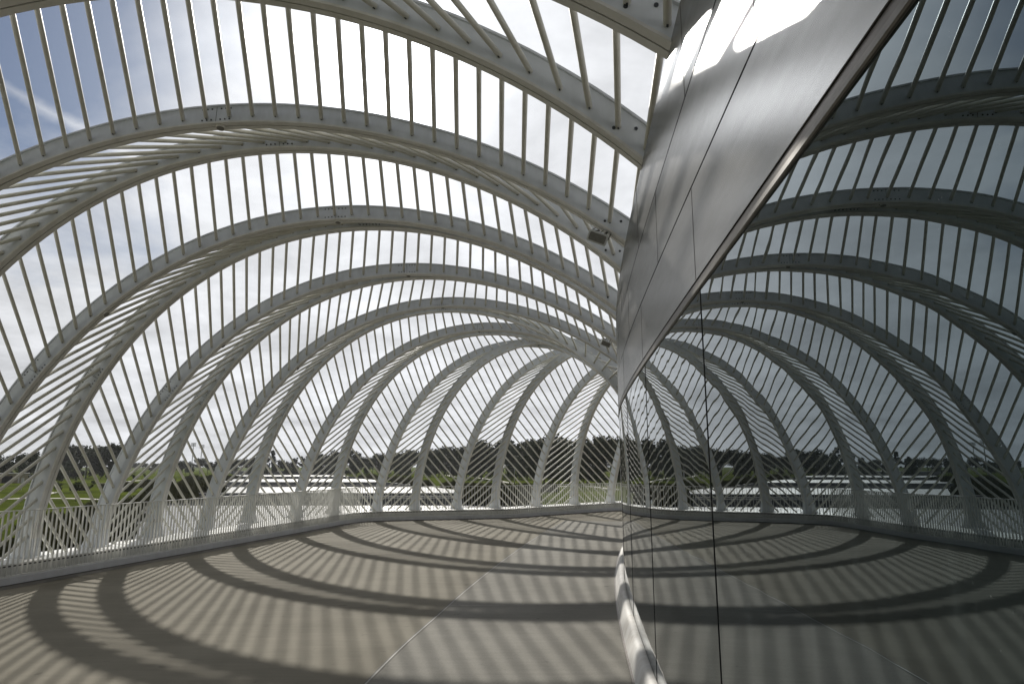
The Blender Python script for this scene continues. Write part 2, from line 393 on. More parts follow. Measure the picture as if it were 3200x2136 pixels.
for i in sorted(AR):
    a = ARCH[i]
    root = empty('pergola_arch', a.at(0, Z0, -.08))
    tag(root, ARCHLABEL[i], 'pergola arch', 'white pergola arches over the terrace')
    ts = [TEND * k / NSEG for k in range(NSEG + 1)]
    # web: hollow-section box between the two flanges, bolts as dark discs on its near face
    mb = MB(); mb.loft([ring(a, t, [(.022, -.150), (.238, -.150), (.238, -.012), (.022, -.012)]) for t in ts])
    def bolts(sc, big=False):
        rr = .017 if big else .010
        for row in (.055, .205):
            for k in range(-3, 4):
                if k == 0: continue
                c = a.at_s(sc + k * .055, -.150, row); nrm = Vector((a.n.x, a.n.y, 0)) * -1
                mb.tube(c - nrm * .002, c + nrm * .006, rr, n=8, mi=1)
        c0 = a.at_s(sc, -.1515, .03); c1 = a.at_s(sc, -.1515, .23); mb.tube(c0, c1, .0025, n=5, mi=1)
    crown_s = max(a.tab, key=lambda q: a.uz(q[1], .1)[1])[0]
    bolts(crown_s - (.30 if i % 2 else .12)); bolts(3.0)
    if i <= 3:
        for da, row in ((.20, .17), (.34, .07)):
            e = a.tab[int(300 * 1.0 / TEND)][0] - da
            c = a.at_s(e, -.150, row); nrm = Vector((a.n.x, a.n.y, 0)) * -1; mb.tube(c - nrm * .002, c + nrm * .008, .014, n=10, mi=1)
    w = at(mb.build('web', [M['web'], M['bolt']], None), root); fixnormals(w); autosmooth(w)
    mb = MB()
    mb.loft([ring(a, t, [(0, 0), (.022, 0), (.022, -.072), (0, -.072)]) for t in ts])
    mb.loft([ring(a, t, [(.001, -.086), (.022, -.086), (.022, -.165), (.001, -.165)]) for t in ts])
    mb.loft([ring(a, t, [(.012, -.071), (.0215, -.071), (.0215, -.087), (.012, -.087)]) for t in ts], mi=1)
    w = at(mb.build('lower_flange', [M['flange'], M['bolt']], None), root); fixnormals(w); autosmooth(w)
    mb = MB(); mb.loft([ring(a, t, [(.234, .014), (.252, .014), (.252, -.178), (.234, -.178)]) for t in ts])
    w = at(mb.build('upper_flange', M['web'], None), root); fixnormals(w); autosmooth(w)
    # flared foot on the ledge
    mb = MB(); f0 = a.at(-.12, .30, -.08)
    r0 = [a.at(u, .292, w_) for u, w_ in ((.09, .05), (.09, -.22), (-.36, -.22), (-.36, .05))]
    r1 = [a.at(u, .312, w_) for u, w_ in ((.09, .05), (.09, -.22), (-.36, -.22), (-.36, .05))]
    mb.loft([r0, r1]);
    r1 = [a.at(u, .312, w_) for u, w_ in ((.05, .02), (.05, -.19), (-.31, -.19), (-.31, .02))]
    r2 = [a.p(.028, r, w_) for r, w_ in ((-.002, .002), (-.002, -.167), (.252, -.167), (.252, .002))]
    mb.loft([r1, r2])
    w = at(mb.build('base_plate', M['web'], None), root); fixnormals(w)
    # small round light and junction under the flange
    if i % 2:
        for sc in (crown_s - .27, 4.3):
            mb = MB(); c = a.at_s(sc, -.08, -.004); d0 = (a.at_s(sc, -.08, .1) - c).normalized()
            mb.tube(c - d0 * .022, c + d0 * .003, .055, n=20); mb.tube(c - d0 * .024, c - d0 * .022, .042, n=20, mi=1)
            at(mb.build('downlight', [M['flange'], M['grille']], None), root)
    # tubes from the previous arch to this one
    pr = ARCH.get(i - 1)
    if pr is None: continue
    tabs = WIDE if i % 2 else PAIR
    sj = -1.18 + (.0 if i % 2 else 1.25)
    while sj < a.tot - .02:
        si = sj - interp(tabs, sj)
        if si < pr.tot - .02:
            A = pr.at_s(si, -.012); B = a.at_s(sj, -.150)
            zl = .293
            if A.z < zl or B.z < zl:
                lo, hi = (A, B) if A.z < B.z else (B, A)
                if hi.z > zl + .05:
                    lo2 = lo + (hi - lo) * ((zl - lo.z) / (hi.z - lo.z))
                    A, B = lo2, hi
                else: A = None
            if A is not None and (B - A).length > .12:
                mb = MB(); mb.tube(A, B, .0245, n=12)
                if i <= 9 and B.z > zl + .05:
                    dn = (B - A).normalized(); q = B - dn * .012; lowest = (Vector((0, 0, -1)) - dn * -dn.z).normalized() * .0235
                    mb.tube(q + lowest - dn * .016, q + lowest + dn * .004, .007, n=5, mi=1)
                o = at(mb.build('tube', [M['tube'], M['bolt']], None), root); autosmooth(o, 50)
        sj += .28

# loudspeakers hung beneath arch ends
def speaker(i, px, py, yd, s, label):
    d = ray(px, py); c = Vector((d.x, d.y, d.z)) * (yd / d.y) + Vector((0, 0, EYE))
    a = ARCH[i]
    best = min((a.at_s(q[0], -.08, 0.) for q in a.tab[-110:]), key=lambda v: (v - c).length)
    root = empty('loudspeaker', c); tag(root, label, 'loudspeaker', 'loudspeakers under the arches')
    yaw = atan2(a.d.y, a.d.x); tilt = radians(24); roll = radians(22)
    R = Matrix.Rotation(yaw, 4, 'Z') @ Matrix.Rotation(roll, 4, 'Y') @ Matrix.Rotation(tilt, 4, 'X')
    def tr(p): return c + (R @ Vector(p))
    W_, H_, D_ = .21 * s, .115 * s, .12 * s
    def rr(w_, h_, y, r):
        pts = []
        for cxx, czz, a0 in ((w_ / 2 - r, h_ / 2 - r, 0), (-w_ / 2 + r, h_ / 2 - r, 90), (-w_ / 2 + r, -h_ / 2 + r, 180), (w_ / 2 - r, -h_ / 2 + r, 270)):
            for k in range(4):
                t = radians(a0 + 30 * k); pts.append(tr((cxx + r * cos(t), y, czz + r * sin(t))))
        return pts
    mb = MB(); mb.loft([rr(W_ * .86, H_ * .86, D_ / 2, .012), rr(W_ * .98, H_, -D_ * .1, .016), rr(W_, H_, -D_ * .42, .018), rr(W_ * .97, H_ * .97, -D_ / 2, .018)])
    o = at(mb.build('cabinet', M['speaker'], None), root); fixnormals(o); autosmooth(o)
    mb = MB(); mb.loft([rr(W_ * .82, H_ * .72, -D_ / 2 + .002, .014), rr(W_ * .82, H_ * .72, -D_ / 2 - .006, .014)])
    o = at(mb.build('grille', M['grille'], None), root); fixnormals(o)
    mb = MB()
    for sx_ in (-1, 1):
        mb.tube(tr((sx_ * W_ * .3, D_ * .2, H_ * .45)), best + Vector((a.d.x, a.d.y, 0)) * (sx_ * .05) + Vector((0, 0, -.004)), .007, n=6)
    for k in range(4): mb.tube(tr((W_ * (-.36 + .2 * k), -.0, H_ * .5)), tr((W_ * (-.28 + .2 * k), D_ * .35, H_ * .72)), .005, n=6)
    mb.tube(tr((W_ * .52, 0, H_ * .1)), tr((W_ * .52, D_ * .4, H_ * .75)), .006, n=6)
    at(mb.build('bracket', M['grille'], None), root)
speaker(1, 1868, 742, 6.74, 1.05, 'white loudspeaker with grey grille hung below the large arch under the sun')
speaker(5, 1893, 1072, 13.55, 1.05, 'small white loudspeaker hung far along the terrace, low at an arch end')

# ------------------------------------------------------------------ terrace, parapet, railing
RAIL = [(-11.4, -6.5), (-10.45, -2.6), (-9.5, 1.2), (-8.71, 4.3), (-7.32, 9.85), (-6.94, 11.4), (-6.37, 13.76), (-5.65, 16.98), (-5.22, 19.0), (-4.92, 20.3),
        (-4.50, 21.15), (-3.08, 21.74), (-1.16, 22.26), (.11, 22.72), (1.07, 23.68), (2.35, 24.8), (4.41, 26.58), (6.2, 28.1), (9.2, 30.3), (13.2, 32.2)]
RC = poly_curve(RAIL, .1)
def off(q, o):
    p, t = q; return Vector((p.x - t.y * o, p.y + t.x * o))     # o > 0 is away from the building
def wallx(y): return .6096 + .0867 * y - .0019 * y * y + .00034 * y ** 3
WALL = [(wallx(y * .5), y * .5) for y in range(-16, 24)] + [(2.15, 13.), (2.42, 14.3), (2.85, 16.), (3.4, 17.8), (4.3, 19.4), (5.9, 20.6), (7.8, 21.4), (10., 22.), (13.5, 22.3)]
WC = []
for p in WALL:
    if not WC or (Vector(p) - Vector(WC[-1])).length > .2: WC.append(p)
WC = poly_curve(WC, .05)
WARC = [k * .05 for k in range(len(WC))]
def woff(q, o):
    p, t = q; return Vector((p.x - t.y * o, p.y + t.x * o))     # o > 0 is towards the terrace
def widx(y): return min(range(len(WC)), key=lambda k: abs(WC[k][0].y - y) + (1000 if WC[k][0].x > 6 else 0))

# deck
def strip(name, A, B, z, m, thick=None):
    mb = MB(); n = len(A)
    vs = [(p.x, p.y, z) for p in A] + [(p.x, p.y, z) for p in B]
    mb.add(vs, [(k, k + 1, n + k + 1, n + k) for k in range(n - 1)])
    o = mb.build(name, m); 
    for p in o.data.polygons:
        if p.normal.z < 0: o.data.flip_normals(); break
    return o
mb = MB()
outer = [off(q, .9) for q in RC[::3]]
poly = [(p.x, p.y) for p in outer] + [(16, 31), (16, -9), (-12, -9)]
nP = len(poly)
mb.add([(x, y, 0.) for x, y in poly] + [(x, y, -5.9) for x, y in poly], [tuple(range(nP))] , 0)
for k in range(nP):
    k2 = (k + 1) % nP; mb.f.append((k, k2, nP + k2, nP + k)); mb.m.append(1)
deck = mb.build('deck', [M['concrete'], M['podium']]); fixnormals(deck); tag(deck, kind='structure')
JOINT = [(-1.75, -6), (-1.5, 0), (-1.3, 4), (-1.16, 5.6), (-1.04, 6.74), (-.89, 7.81), (-.60, 9.85), (.04, 13.66), (.93, 18.14), (1.74, 21.62)]
JC = poly_curve(JOINT, .2)
Aj = [p for p, t in JC]; Bj = []
for p, t in JC:
    k = widx(p.y); Bj.append(WC[k][0] + Vector((.3, 0)))
o = strip('pavement', Aj, Bj, .004, M['concrete2']); tag(o, kind='structure')
def line(name, pts, wd, z, m):
    C = poly_curve(pts, .15)
    A = [off(q, wd / 2) for q in C]; B = [off(q, -wd / 2) for q in C]
    o = strip(name, A, B, z, m); tag(o, kind='structure'); return o
line('deck_joint', JOINT, .016, .009, M['joint'])
line('deck_joint', [(p[0] - .014, p[1]) for p in JOINT], .010, .0085, M['jointdark'])
for yj, x0 in ((8.6, -.78), (13.2, -.04), (17.7, .84), (4.3, -1.27)):
    k = widx(yj); line('deck_joint', [(x0, yj - .02), (.3 * x0 + .7 * WC[k][0].x, yj + .03), (WC[k][0].x, yj + .06)], .016, .0095, M['joint'])
o = strip('gutter', [off(q, -.26) for q in RC], [off(q, .05) for q in RC], .004, M['gutter']); tag(o, kind='structure')  # gutter strip with the shade beside the kerb painted into its tone
line('deck_joint', [tuple(off(q, -.262)) for q in RC[::6]], .012, .0085, M['jointdark'])

par = empty('parapet', (RAIL[4][0], RAIL[4][1], 0))
tag(par, 'low white parapet with flat coping ledge running along the terrace edge under the railing', 'parapet')
def profile(name, pts, m, parent, idx=None, C=RC, fn=off, smooth=True):
    mb = MB(); CC = C if idx is None else C[idx[0]:idx[1]]
    mb.loft([[(*fn(q, o_), z) for o_, z in pts] for q in CC])
    o = at(mb.build(name, m, None), parent); fixnormals(o)
    if smooth: autosmooth(o, 30)
    return o
segs = list(range(0, len(RC) - 1, 30)) + [len(RC) - 1]
for k0, k1 in zip(segs, segs[1:]):
    if k1 - k0 < 3: continue
    mb = MB(); mb.loft([[(*off((p, t), o_), z) for o_, z in ((.0, .012), (.0, .112), (.008, .117), (.10, .117), (.10, .012))] for p, t in RC[k0:k1 + 1]])
    # a hairline gap between kerb lengths
    o = at(mb.build('kerb', M['kerb'], None), par); fixnormals(o); autosmooth(o, 30)
profile('kerb_gap', [(.02, .004), (.02, .10), (.09, .10), (.09, .004)], M['dark'], par)
profile('ledge_face', [(.105, .10), (.105, .243), (.16, .243), (.16, .10)], M['ledge'], par)
profile('ledge_slot', [(.125, .24), (.125, .266), (.20, .266), (.20, .24)], M['dark'], par)
profile('coping', [(.098, .264), (.095, .283), (.100, .290), (.93, .290), (.95, .28), (.95, .0), (.90, .0), (.90, .264)], M['ledge'], par)

rail = empty('railing', (RAIL[4][0], RAIL[4][1], .12))
tag(rail, 'white metal railing of upright flat bars following the terrace edge under the arches', 'railing')
profile('top_rail', [(.012, 1.046), (.012, 1.058), (.068, 1.058), (.068, 1.046)], M['rail'], rail)
profile('bottom_rail', [(.010, .119), (.010, .135), (.070, .135), (.070, .119)], M['rail'], rail)
fine = [q for q in poly_curve(RAIL, .080) if q[0].y < 20.9 and q[0].x < -4.3]
fine += [q for q in poly_curve(RAIL, .097) if not (q[0].y < 20.9 and q[0].x < -4.3)]
def bal(mb, q):
    c = off(q, .040); rz = atan2(q[1].y, q[1].x)
    mb.box((c.x, c.y, (.135 + 1.046) / 2), .010, .031, .911, rz)
vis = [q for q in fine if q[0].y > 3.5]
near = [q for q in vis if 9.3 < q[0].y][:100]; nearset = set(id(q) for q in near)
for q in near:
    mb = MB(); bal(mb, q); at(mb.build('baluster', M['rail'], None), rail)
mb = MB()
for q in fine:
    if id(q) not in nearset: bal(mb, q)
o = at(mb.build('balusters_beyond', M['rail'], None), rail); o.name = 'baluster'; o['kind'] = 'stuff'

# ------------------------------------------------------------------ the building: mirrored glass under metal cladding
bld = empty('building', (WC[widx(0)][0].x, 0, 0))
tag(bld, 'curved building front of mirrored dark glass under satin metal cladding panels', 'building')
def wall_strip(name, k0, k1, z0, z1, o0, m, nz=2, step=1, thick=.02):
    ks = list(range(k0, k1 + 1, step))
    if ks[-1] != k1: ks.append(k1)
    mb = MB(); n = len(ks); rows = [z0 + (z1 - z0) * r / nz for r in range(nz + 1)]
    vs = []
    for z in rows:
        for k in ks:
            p = woff(WC[k], o0 if o0 is not None else lean(z)); vs.append((p.x, p.y, z))
    fs = [(r * n + c, (r + 1) * n + c, (r + 1) * n + c + 1, r * n + c + 1) for r in range(nz) for c in range(n - 1)]
    mb.add(vs, fs)
    # returns to give the sheet its thickness
    def edge(a_, b_):
        q0, q1 = (o0, o0) if o0 is not None else (lean(z0), lean(z1))
        mb.add([(*woff(WC[a_], q0), z0), (*woff(WC[a_], q1), z1), (*woff(WC[a_], q1 - thick), z1), (*woff(WC[a_], q0 - thick), z0)], [(0, 1, 2, 3)])
    edge(k0, 0); edge(k1, 0)
    for z in (z0, z1):
        q = o0 if o0 is not None else lean(z)
        mb.add([(*woff(WC[k], q), z) for k in ks] + [(*woff(WC[k], q - thick), z) for k in ks], [(c, c + 1, n + c + 1, n + c) for c in range(n - 1)])
    o = at(mb.build(name, m, None), bld); fixnormals(o); autosmooth(o, 30)
    return o
ZG0, ZG1 = .160, 2.488
ys = [-6.1, -3.8, -1.55, .67, 2.90, 5.13, 7.20, 9.40, 11.6, 13.8, 16.0]
ks = [widx(y) for y in ys]; k = ks[-1]
while k + 46 < len(WC): k += 46; ks.append(k)
for a_, b_ in zip(ks, ks[1:]):
    wall_strip('glass_pane', a_, b_ - 0, ZG0, ZG1, 0., M['glass'], 6, 1)
for k in ks[1:-1]:
    p, t = WC[k]; c = woff(WC[k], -.002); mb = MB(); mb.box((c.x, c.y, (ZG0 + ZG1) / 2), .003, .010, ZG1 - ZG0, atan2(t.y, t.x))
    at(mb.build('pane_joint', M['dark'], None), bld)
K0, K1 = ks[0], ks[-1]
def wprof(name, pts, m, k0=K0, k1=K1):
    mb = MB(); mb.loft([[(*woff(WC[k], o_), z) for o_, z in pts] for k in range(k0, k1, 2)])
    o = at(mb.build(name, m, None), bld); fixnormals(o); autosmooth(o, 30); return o
wprof('head_frame', [(-.03, 2.511), (.001, 2.511), (.001, 2.541), (-.03, 2.541)], M['bronze'])
wprof('head_strip', [(-.03, 2.486), (.006, 2.486), (.010, 2.490), (.010, 2.506), (.006, 2.511), (-.03, 2.511)], M['alu'])
wprof('base_trim', [(.002, .0), (.002, .172), (.020, .175), (.050, .168), (.074, .146), (.116, .030), (.124, .0)], M['trim'])
wprof('base_seal', [(.120, .0), (.120, .013), (.138, .010), (.142, .0)], M['bronze'])
wprof('wall_backing', [(-.03, 2.54), (-.03, 4.01), (-.30, 4.01), (-.30, 2.54)], M['dark'])
rowz = [(2.544, 2.994), (3.006, 3.488), (3.500, 4.03)]
def lean(z): return .006 - max(0., z - 2.544) * .004
for r, (z0, z1) in enumerate(rowz):
    kk = []
    arc = WARC[widx((2.95, 1.82, 3.0)[r])]
    q = arc - 2.32 * 4
    while q < WARC[-1]:
        kx = int(round(q / .05))
        if K0 <= kx <= K1: kk.append(kx)
        q += 2.32
    for a_, b_ in zip(kk, kk[1:]):
        mb = MB()
        o = wall_strip('cladding_panel', a_, b_, z0, z1, None, M['clad'], 2, 1, .03)
    for kx in kk[1:-1]:
        mb = MB(); mb.tube((*woff(WC[kx], lean(z0) - .0015), z0 + .001), (*woff(WC[kx], lean(z1) - .0015), z1 - .001), .0032, n=6)
        at(mb.build('panel_joint', M['jointdark'], None), bld)
wprof('roof_edge', [(-.12, 4.0), (-.030, 4.0), (-.030, 4.025), (-.12, 4.025)], M['alu'])
mb = MB(); rp = [woff(WC[k], -.29) for k in range(K0, K1, 4)]
pts = [(p.x, p.y, 3.98) for p in rp] + [(14, 20, 3.98), (14, -7, 3.98)]
mb.add(pts, [tuple(range(len(pts)))]); o = at(mb.build('roof', M['roofw'], None), bld)

# ------------------------------------------------------------------ landscape
ZG, ZW = -5.6, -5.54
mb = MB()
# ground sheet to the horizon, with a notch-free plane (pond lies above it)
N = 24; ring_r = [0, 60, 160, 400, 900, 2000, 5000]
for a0 in range(N):
    for r0, r1 in zip(ring_r, ring_r[1:]):
        t0, t1 = 2 * pi * a0 / N, 2 * pi * (a0 + 1) / N
        v = [(r0 * cos(t0), r0 * sin(t0), ZG), (r1 * cos(t0), r1 * sin(t0), ZG), (r1 * cos(t1), r1 * sin(t1), ZG), (r0 * cos(t1), r0 * sin(t1), ZG)]
        mb.add(v[1:] if r0 == 0 else v, [(0, 1, 2)] if r0 == 0 else [(0, 1, 2, 3)])
g = mb.build('ground', M['lawn']); tag(g, kind='structure')
SH = [(0, 1745), (130, 1700), (270, 1637), (420, 1590), (560, 1555), (640, 1543), (672, 1523), (690, 1508), (702, 1498), (735, 1483), (700, 1470), (1070, 1470), (1050, 1482), (1150, 1495), (1195, 1504), (1300, 1514), (1422, 1529), (1500, 1540), (1512, 1556), (1560, 1574), (1620, 1577), (1640, 1567), (1690, 1568)]
pts = [gp(x, y, ZW) for x, y in SH]
pts = [(p.x, p.y, ZW) for p in pts] + [(5.5, 105, ZW), (9, 60, ZW), (14, 30, ZW), (14, 5, ZW), (-9, 2, ZW), (-30, 18, ZW), (-38, 35, ZW)]
mb = MB(); mb.add(pts, [tuple(range(len(pts)))]); w = mb.build('water', M['water']); 
if w.data.polygons[0].normal.z < 0: w.data.flip_normals()
tag(w, kind='structure')
def weir(yt, yb, xl, xr, label, lines):
    c = [gp(xl[0], yt, -5.46), gp(xr[0], yt, -5.46), gp(xr[1], yb, -5.46), gp(xl[1], yb, -5.46)]
    o0 = (c[0] + c[2]) / 2
    root = empty('weir', (o0.x, o0.y, ZW)); tag(root, label, 'weir', 'dark weir beds across the pond')
    mb = MB(); mb.loft([[tuple(p) for p in c], [(p.x, p.y, -5.9) for p in c]]); o = at(mb.build('bed', M['weirbed'], None), root); fixnormals(o)  # dark slab in place of calm water mirroring trees, between the weir walls
    for f in lines:
        a_ = c[0].lerp(c[3], f); b_ = c[1].lerp(c[2], f)
        mb = MB(); d = (b_ - a_); mb.box(((a_.x + b_.x) / 2, (a_.y + b_.y) / 2, -5.35), d.length, .45 + .5 * (1 - f), .30, atan2(d.y, d.x))
        at(mb.build('low_wall', M['weirwall'], None), root)
weir(1470.5, 1482.5, (700, 730), (1065, 1052), 'farthermost dark weir bed across the pond, below the distant trees'.replace('farthermost', 'most distant'), (.05,))
weir(1487.5, 1495.5, (722, 700), (1100, 1150), 'dark weir bed between the thin bright strip and the next pond strip', (.98,))
weir(1504.5, 1520, (690, 668), (1200, 1345), 'dark weir bed below the second bright pond strip', (.80, .99))
weir(1541, 1577, (560, 470), (1503, 1508), 'broad dark weir bed closest to the terrace, pale walls along it'.replace('closest to', 'lying before'), (.04, .40, .56))
def path(pts, wd):
    C = poly_curve([(gp(x, y, 0.) if False else gp(x, y, ZG)).to_2d() for x, y in pts], 1.5)
    o = strip('path', [off(q, wd / 2) for q in C], [off(q, -wd / 2) for q in C], ZG + .05, M['path']); tag(o, kind='structure')
path([(-60, 1561), (60, 1557), (110, 1549), (150, 1540), (166, 1537)], 3.2)
path([(152, 1556), (230, 1557), (340, 1561)], 2.6)
path([(320, 1510), (350, 1508), (440, 1500), (520, 1495)], 3)
path([(1440, 1489), (1480, 1491), (1532, 1497), (1605, 1510)], 2.4)
path([(1560, 1489), (1660, 1490), (1720, 1492)], 2.0)
path([(1395, 1483), (1420, 1489), (1450, 1493)], 3)
path([(1690, 1528), (1743, 1520), (1807, 1517), (1860, 1521), (1930, 1530)], 2.8)

# trees -------------------------------------------------------------
def crown_mesh(kind, h, seed):
    R = random.Random(seed); mb = MB()
    blobs = []
    if kind == 'oak':
        for _ in range(13):
            t = R.random() * 2 * pi; r = h * .30 * R.random() ** .5; z = h * (.42 + .40 * R.random())
            blobs.append((r * cos(t), r * sin(t), z, h * (.10 + .09 * R.random())))
        n = 1500; ls = .042 * h
    elif kind == 'pine':
        for _ in range(16):
            t = R.random() * 2 * pi; z = h * (.34 + .62 * R.random()); r = h * .20 * R.random() * (1.25 - z / h) * 1.6
            blobs.append((r * cos(t), r * sin(t), z, h * (.045 + .055 * R.random())))
        n = 1300; ls = .032 * h
    elif kind == 'dense':
        for _ in range(18):
            t = R.random() * 2 * pi; z = h * (.14 + .72 * R.random()); r = h * .26 * R.random() ** .6 * (1.15 - .6 * z / h)
            blobs.append((r * cos(t), r * sin(t), z, h * (.10 + .08 * R.random())))
        n = 1900; ls = .042 * h
    else:
        for _ in range(7):
            t = R.random() * 2 * pi; z = h * (.40 + .5 * R.random()); r = h * .14 * R.random()
            blobs.append((r * cos(t), r * sin(t), z, h * (.07 + .06 * R.random())))
        n = 420; ls = .030 * h
    tot = sum(b_[3] ** 2 for b_ in blobs)
    for bx, by, bz, br in blobs:
        for _ in range(int(n * br ** 2 / tot)):
            u = Vector((R.gauss(0, 1), R.gauss(0, 1), R.gauss(0, .8))).normalized() * br * (R.random() ** .38) * (1 + .25 * R.gauss(0, 1) * .5)
            c = Vector((bx, by, bz)) + u
            n_ = (u.normalized() + Vector((R.gauss(0, .6), R.gauss(0, .6), R.gauss(0, .6)))).normalized()
            e1 = n_.orthogonal().normalized(); e1.rotate(Matrix.Rotation(R.random() * 6.28, 3, n_)); e2 = n_.cross(e1)
            s = ls * (.55 + .8 * R.random())
            mb.add([c + e1 * s, c + e2 * s * .55 + n_ * s * .12, c - e1 * s * .8, c - e2 * s * .6], [(0, 1, 2, 3)])
    return mb, blobs
def tree_proto(kind, h, seed):
    mb, blobs = crown_mesh(kind, h, seed)
    me = bpy.data.meshes.new('crown'); me.from_pydata(mb.v, [], mb.f); me.materials.append(M['leaf'] if kind != 'marsh' else M['reed']); me.update()
    R = random.Random(seed + 5); tb = MB(); top = max(b_[2] for b_ in blobs) * .92
    r0 = h * (.018 if kind != 'young' else .010)
    P0 = Vector((0, 0, -.3)); pts = [P0] + [Vector((R.gauss(0, h * .010), R.gauss(0, h * .010), top * q)) for q in (.3, .55, .8, 1.)]
    for k in range(4): tb.tube(pts[k], pts[k + 1], r0 * (1 - .22 * k), r0 * (1 - .22 * (k + 1)), n=7, caps=False)
    for bx, by, bz, br in blobs:
        q = pts[1].lerp(pts[3], R.random()); q.z = min(q.z, bz - .02 * h)
        tb.tube(q, (bx, by, bz), r0 * .42, r0 * .14, n=5, caps=False)
    te = bpy.data.meshes.new('trunk'); te.from_pydata(tb.v, [], tb.f); te.materials.append(M['bark']); te.update()
    return me, te, h
PROT = {'oak': [tree_proto('oak', 20, s_) for s_ in (1, 2, 3, 4)], 'pine': [tree_proto('pine', 22, s_) for s_ in (11, 12, 13, 14)],
        'dense': [tree_proto('dense', 18, s_) for s_ in (21, 22, 23)], 'young': [tree_proto('young', 7, s_) for s_ in (31, 32)]}
TR = random.Random(5)
def put_tree(name, kind, X, Y, height, label, group):
    me, te, h = TR.choice(PROT[kind]); s = height / h
    root = empty(name, (X, Y, ZG)); root.rotation_euler.z = TR.random() * 6.28; root.scale = (s * TR.uniform(.92, 1.15), s * TR.uniform(.92, 1.15), s)
    tag(root, label, 'tree', group)
    for nm, d in (('crown', me), ('trunk', te)):
        o = bpy.data.objects.new(nm, d); COL.objects.link(o); o.parent = root
def tree_px(x, ytop, dist, kind, label, group, name='tree'):
    d = ray(x, HOR); p = Vector((d.x, d.y)) * (dist / d.y)
    height = (HOR - ytop) * dist / F_PX + EYE - ZG
    put_tree(name, kind, p.x, p.y, height, label, group)
ROWS = [  # x0, x1, step, ytop range, distance, kinds, label, group
    (-330, 210, 36, (1398, 1428), 330, ('oak', 'oak', 'pine', 'dense'), 'dark tree in the woods behind the tan hut', 'trees behind the tan hut'),
    (-330, 230, 44, (1425, 1450), 318, ('dense',), 'low dense tree at the foot of the woods behind the tan hut', 'low trees by the tan hut'),
    (212, 385, 30, (1378, 1396), 420, ('oak',), 'tall round oak at the end of the woods by the lawn', 'tall oaks by the lawn'),
    (190, 380, 34, (1420, 1445), 405, ('dense',), 'dense bush-like tree under the tall oaks by the lawn', 'bushy trees under the oaks'),
    (398, 600, 24, (1436, 1444), 900, ('dense', 'oak'), 'tiny hazy tree on the skyline past the lawn', 'hazy skyline trees'),
    (570, 800, 27, (1424, 1440), 620, ('oak', 'dense'), 'grey tree beyond the weirs and the far pond end', 'trees past the far pond end'),
    (800, 1010, 29, (1408, 1432), 600, ('pine', 'pine', 'oak'), 'open-topped pine beyond the far pond end', 'pines past the far pond end'),
    (800, 1020, 31, (1434, 1446), 570, ('dense',), 'low dense tree under the pines past the pond', 'undergrowth trees past the pond'),
    (1000, 1260, 31, (1398, 1420), 570, ('pine', 'oak', 'oak'), 'tall ragged tree behind the street lamps past the pond', 'trees behind the street lamps'),
    (1000, 1260, 36, (1425, 1445), 550, ('dense',), 'dense low tree behind the street lamps', 'low trees behind the street lamps'),
    (1250, 1500, 37, (1384, 1404), 465, ('oak', 'dense', 'oak', 'pine'), 'dark tree behind the curved park path', 'trees behind the park path'),
    (1240, 1500, 42, (1420, 1442), 450, ('dense',), 'dense low tree behind the curved park path', 'low trees behind the park path'),
    (1470, 1700, 42, (1362, 1388), 380, ('oak', 'dense', 'oak'), 'tall dark tree at the wood edge beyond the lawn', 'wood edge trees'),
    (1450, 1720, 46, (1415, 1436), 365, ('dense',), 'dense low tree filling the wood edge', 'low wood edge trees'),
    (1690, 2300, 50, (1336, 1372), 285, ('oak', 'dense', 'oak'), 'towering dark oak beside the mirrored glass', 'towering oaks beside the glass'),
    (1680, 2300, 52, (1400, 1425), 276, ('dense',), 'dense low tree under the towering oaks', 'low trees under the towering oaks'),
    (985, 2250, 30, (1408, 1430), 640, ('dense', 'oak'), 'dark tree deep in the woods past park lawn and lamps', 'trees deep in the woods'),
    (2340, 3600, 70, (1350, 1390), 250, ('oak', 'dense'), 'dark oak hidden behind the building', 'trees behind the building')]
for x0, x1, st, (ya, yb), dist, kinds, lab, grp in ROWS[:-1]:
    x = x0
    while x < x1:
        tree_px(x + TR.uniform(-.3, .3) * st, TR.uniform(ya, yb), dist * TR.uniform(.95, 1.06), TR.choice(kinds), lab, grp); x += st
for x, yb, yt in ((170, 1545, 1500), (186, 1543, 1505), (236, 1566, 1480), (118, 1535, 1500), (285, 1540, 1495), (1250, 1500, 1482), (1262, 1497, 1478), (1542, 1503, 1480), (1586, 1505, 1482), (1700, 1503, 1478), (415, 1510, 1470), (450, 1500, 1472)):
    p = gp(x, yb, ZG); h = (yb - yt) * p.y / F_PX; put_tree('sapling', 'young', p.x, p.y, h, 'thin young tree planted alone on the park lawn', 'saplings on the park lawn')
# shrubs and reeds along the shore
def shrub_proto(seed, tall):
    R = random.Random(seed); mb = MB()
    for _ in range(520):
        t = R.random() * 6.28; r = R.random() ** .5 * 1.6; base = Vector((r * cos(t), r * sin(t), 0)); hgt = (1 - .35 * (r / 1.6) ** 2) * tall * R.uniform(.45, 1.05)
        tip = base + Vector((R.gauss(0, .22), R.gauss(0, .22), hgt)); sd = Vector((R.gauss(0, 1), R.gauss(0, 1), 0)).normalized() * R.uniform(.05, .13)
        mid = base.lerp(tip, .55) + Vector((R.gauss(0, .08), R.gauss(0, .08), 0))
        mb.add([base - sd * .5, base + sd * .5, mid + sd, tip, mid - sd], [(0, 1, 2, 4), (4, 2, 3)])
    me = bpy.data.meshes.new('shrub'); me.from_pydata(mb.v, [], mb.f); me.materials.append(M['reed']); me.update(); return me
SHP = [shrub_proto(s_, t_) for s_, t_ in ((1, 1.6), (2, 2.0), (3, 1.3))]
